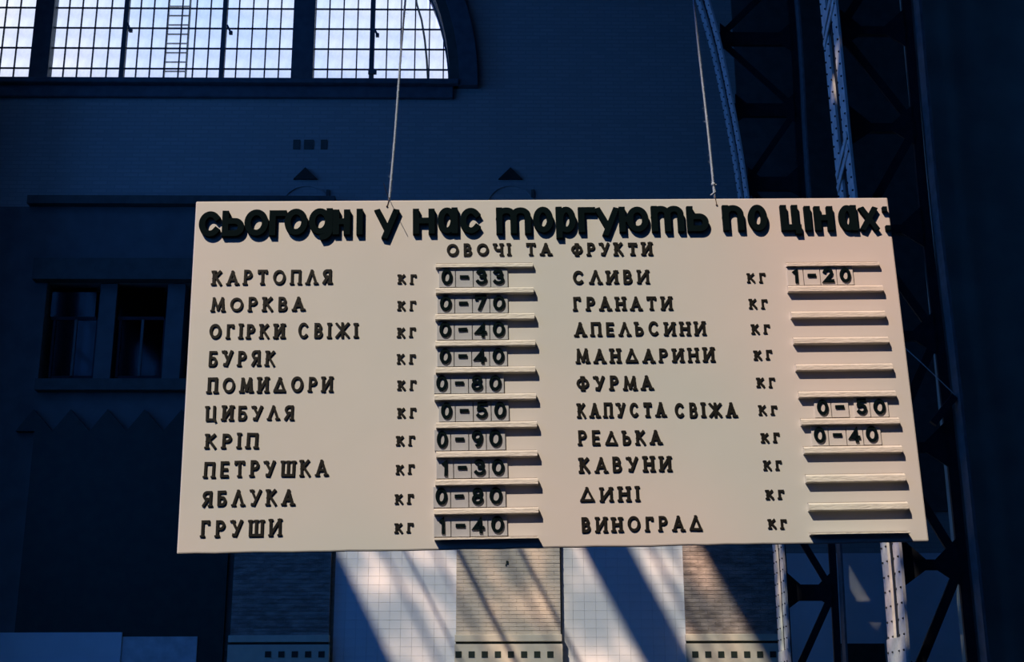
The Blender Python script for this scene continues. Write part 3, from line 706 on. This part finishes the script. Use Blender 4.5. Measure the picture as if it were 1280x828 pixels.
# --- rails -----------------------------------------------------------------------------
LR = [(544.5,666,328.5,333.8,.010), (544.5,667,358.5,366,.0135), (544,668,391,399,.0135), (544,669,424.5,432,.0135), (544.5,669,457.7,465.5,.014), (543,670,491.5,499.3,.014),
      (545,671,526.7,534.5,.014), (545,671.5,563,571,.0145), (544,672.5,598,606,.015), (542.5,673,634.5,642.3,.015), (543,673,671,674.2,.016)]
RR = [(983,1099,327.3,332.3,.010), (985,1103.5,356,364,.013), (989,1106.5,388,396.5,.013), (992,1110.5,420.5,428.8,.0135), (995,1115.5,454,462.3,.0135), (998.5,1119.5,488,496,.0135),
      (1001.5,1124,522,530.3,.0135), (1005,1127.5,557,566,.014), (1007.5,1131.5,592,602,.015), (1011,1135,627.5,637.3,.0155), (1013.5,1138,664.8,667.5,.017)]
rail_v = {}
for side, rows in (('l', LR), ('r', RR)):
    for i, (a, b, yt, yb, th) in enumerate(rows):
        th *= 1.3
        u0, vt = B(a, yt, th); u1, _ = B(b, yt, th); _, vb = B((a+b)/2, yb, th); _, vt = B((a+b)/2, yt, th)
        _, vtb = B((a+b)/2, yt, 0.0)
        rail_v[side, i] = (vt, vb)
        g = MB()
        prof = [(0, vt), (th*.55, vt), (th, vt-(vt-vb)*.30), (th, vb+(vt-vb)*.04), (th*.97, vb), (0, vb)]
        la = [g.bm.verts.new((u0, -p_[0], p_[1])) for p_ in prof]; lb_ = [g.bm.verts.new((u1, -p_[0], p_[1])) for p_ in prof]
        g.bm.faces.new(la); g.bm.faces.new(lb_[::-1])
        for k in range(6): g.bm.faces.new((la[k], lb_[k], lb_[(k+1) % 6], la[(k+1) % 6]))
        # a worn dark groove runs along the upper lip
        rl = g.build('rail', M['rail'], board)
        MB().box(u0+.001, u1-.001, -.004, 0, vt, vt+.0022).build('groove_strip', M['groove'], rl)

# --- price cards -------------------------------------------------------------------------
NM = ['potato', 'carrot', 'cucumber', 'beetroot', 'tomato', 'onion', 'dill', 'parsley', 'apple', 'pear']
RWN = ['first', 'second', 'third', 'fourth', 'fifth', 'sixth', 'seventh', 'eighth', 'ninth', 'bottom']
LT = [('0-33',[548.3,569.4,591.6,613.3,635]), ('0-70',[546.2,568.4,590.6,612.3,635.3]), ('0-40',[545.7,568,590.4,612.2,635.3]), ('0-40',[546,567.7,589.7,612,634.3]), ('0-80',[542,563.4,585.7,607.4,630.3]),
      ('0-50',[548,569.2,591.7,614,636.5]), ('0-90',[542.6,563.4,586,608,632]), ('1-30',[545,567,589.3,611.3,635]), ('0-80',[541,563.3,586,608,632.5]), ('1-40',[541.8,563.8,587.6,610,634.5])]
RT = {0: ('1-20',[983.6,1004.4,1025.3,1046,1067]), 5: ('0-50',[1017.6,1039,(1061,1067.3),1087.7,1110.5]), 6: ('0-40',[1014,1035.6,1058,1079,1101.5])}
RN = {0: 'plum', 5: 'fresh cabbage', 6: 'radish'}
POS = ['leftmost', 'second', 'third', 'rightmost']
CT = .0052
def cards(side, i, txt, xs, what):
    top = rail_v[side, i][1]-.0006; bot = rail_v[side, i+1][0]+.0030
    rows = LR if side == 'l' else RR
    ym = (rows[i][3]+rows[i+1][2])/2
    for k, ch in enumerate(txt):
        a, b = xs[k], xs[k+1]
        if isinstance(a, tuple): a = a[1]
        if isinstance(b, tuple): b = b[0]
        u0, _ = B(a, ym, CT); u1, _ = B(b, ym, CT); u0 += .0012; u1 -= .0012
        sign = 'dash' if ch == '-' else 'numeral %s' % ch
        o = empty('price_card', W((u0+u1)/2, bot+random.uniform(0, .001)), '%s card of the %s price, %s %s row, black %s on %s plastic' % (POS[k], what, 'left-hand' if side == 'l' else 'right-hand', RWN[i], sign, 'grey' if side == 'l' else 'pale'), 'price card', 'cards of the %s price' % what)
        o.rotation_euler = board.rotation_euler
        h = top-bot-.001; w2 = (u1-u0)/2
        MB().box(-w2, w2, -CT, -.0004, 0, h).build('card', M['card' if side == 'l' else 'card2'], o, bevel=.0006)
        wd, st = DIG[ch]; hh = h*.80 if ch != '-' else h*.80
        if ch == '-': ww = w2*2*.52; sw = .0085
        elif ch == '1': ww = w2*2*.34; sw = .0084
        else: ww = w2*2*.68; sw = .0084
        g = glyph(st, [], ww, hh, sw, CT, CT+.0045, 0)
        finish(g, 'numeral', M['letter'], o, -ww/2-.001, h*.13, 0, random.gauss(0, .02))
for i, (t_, xs) in enumerate(LT): cards('l', i, t_, xs, NM[i])
for i, (t_, xs) in RT.items(): cards('r', i, t_, xs, RN[i])

# ------------------------------------------------------------------ cords
def hitY(px, py, Y): return P(px, py, Y)
u_, v_ = B(486.5, 248); A0 = W(u_, BH/2+.004, -.006)
u_, v_ = B(893.5, 244); A1 = W(u_, BH/2+.004, -.006)
T0 = P(507, 0, A0.y); T1 = P(867.5, 0, A1.y)
# both cords run up to one hook on the tie rod
d0, d1 = T0-A0, T1-A1
t_ = (A1.x-A0.x)/(d0.x/d0.z-d1.x/d1.z)
HK = Vector((A0.x+d0.x/d0.z*t_, (A0.y+A1.y)/2, A0.z+t_))
print('hook', HK, 'board', bp_)
def cord(a, b, name_label, slub):
    t = empty('rope', a, name_label, 'cord', 'cords that hold up the price board')
    Ln = (b-a).length; d = (b-a)/Ln; s1 = d.orthogonal().normalized(); s2 = d.cross(s1)
    core = MB()
    for st in range(3):
        pts, rr = [], []; s = 0
        while s < Ln:
            near = s < 2.2
            ph = s/.022*2*math.pi + st*2.094 if near else st*2.094
            sag = Vector((math.sin(s*9)*.0012, 0, 0)) if near else Vector((0, 0, 0))
            pts.append(d*s + (s1*math.cos(ph)+s2*math.sin(ph))*.0017 + sag); rr.append(.0019*(1+.35*max(0, math.sin(s*23+st*2+slub))**6))
            s += .0042 if near else .3
        core.tube(pts, rr, 5)
    core.build('twine', M['rope'], t, smooth=True)
    fz = MB()                                 # frayed hairs
    for k in range(70):
        s = random.uniform(.02, 1.25); p = d*s; q = p+Vector((random.uniform(-.010, .010), random.uniform(-.006, .006), random.uniform(-.004, .010)))
        fz.tube([p, (p+q)/2+Vector((0, 0, .001)), q], .0004, 3)
    stuff(fz.build('frayed_fibre', M['rope'], t))
    return t
c0 = cord(A0, HK, 'left twisted pale cord holding up the price board, above the heading letter У', 0)
c1 = cord(A1, HK, 'right twisted pale cord with a knot near the board, farther from the arched window', 2)
k1 = P(891.5, 230.5, A1.y)-A1
MB().sphere(k1, .0062).tube([k1, k1+Vector((.006, 0, -.002)), k1+Vector((.010, 0, -.001))], .002, 5).build('knot', M['rope'], c1, smooth=True)
e1, e2 = P(894, 240, A1.y)-A1, P(888.5, 244, A1.y-.01)-A1
MB().tube([k1, k1*.5+e1*.5, e1, e2], .0022, 6).build('cord_tail', M['rope'], c1, smooth=True)
# rusty tie wires through the board, the left one with a loose end sticking out
def tie(hx, hy, a, label):
    u, v = B(hx, hy); p = W(u, v, .0012); q = W(u*.5+B(hx, hy)[0]*.5, BH/2+.002, .0015); tt = empty('tie_wire', a, label, 'wire', 'tie wires at the top of the board')
    iv = lambda z: z-a
    up_ = W((BR.transposed() @ (a-BO)).x, BH/2+.003, .002)
    MB().tube([iv(p), iv(up_), iv(up_)+Vector((0, .006, .006)), Vector((0, 0, .012))], .0011, 6).build('wire_loop', M['wire'], tt)
    MB().sphere(iv(p), .0030).build('twist_knot', M['wire'], tt)
    return tt, up_
tw, up0 = tie(483.8, 258.3, A0, 'rusty tie wire under the left cord, with a loose end poking forward')
tip = None
dd = px_dir(479.5, 229); o_ = CAM
nrm = BR @ Vector((0, -1, 0)); k_ = ((BO+nrm*.098)-o_).dot(nrm)/dd.dot(nrm); tip = o_+dd*k_
MB().tube([up0-A0, (up0+tip)/2-A0+Vector((0, 0, -.002)), tip-A0], .0009, 5).build('loose_end', M['wire'], tw)
tie(895.8, 256.5, A1, 'rusty tie wire under the right cord, short and straight')
# tie rod of the roof that carries the hook (above the frame)
ztr = HK.z+.14
tr = MB().tube([(XL, HK.y, ztr), (XR, HK.y, ztr)], .03, 8).build('tie_rod', M['steeld']); struct(tr); tr.name = 'trim_12'
MB().tube([(HK.x, HK.y, ztr), (HK.x, HK.y, HK.z+.02), (HK.x+.015, HK.y, HK.z-.01), (HK.x, HK.y, HK.z-.02), (HK.x-.015, HK.y, HK.z+.0)], .006, 6).build('hook', M['steeld'], tr)
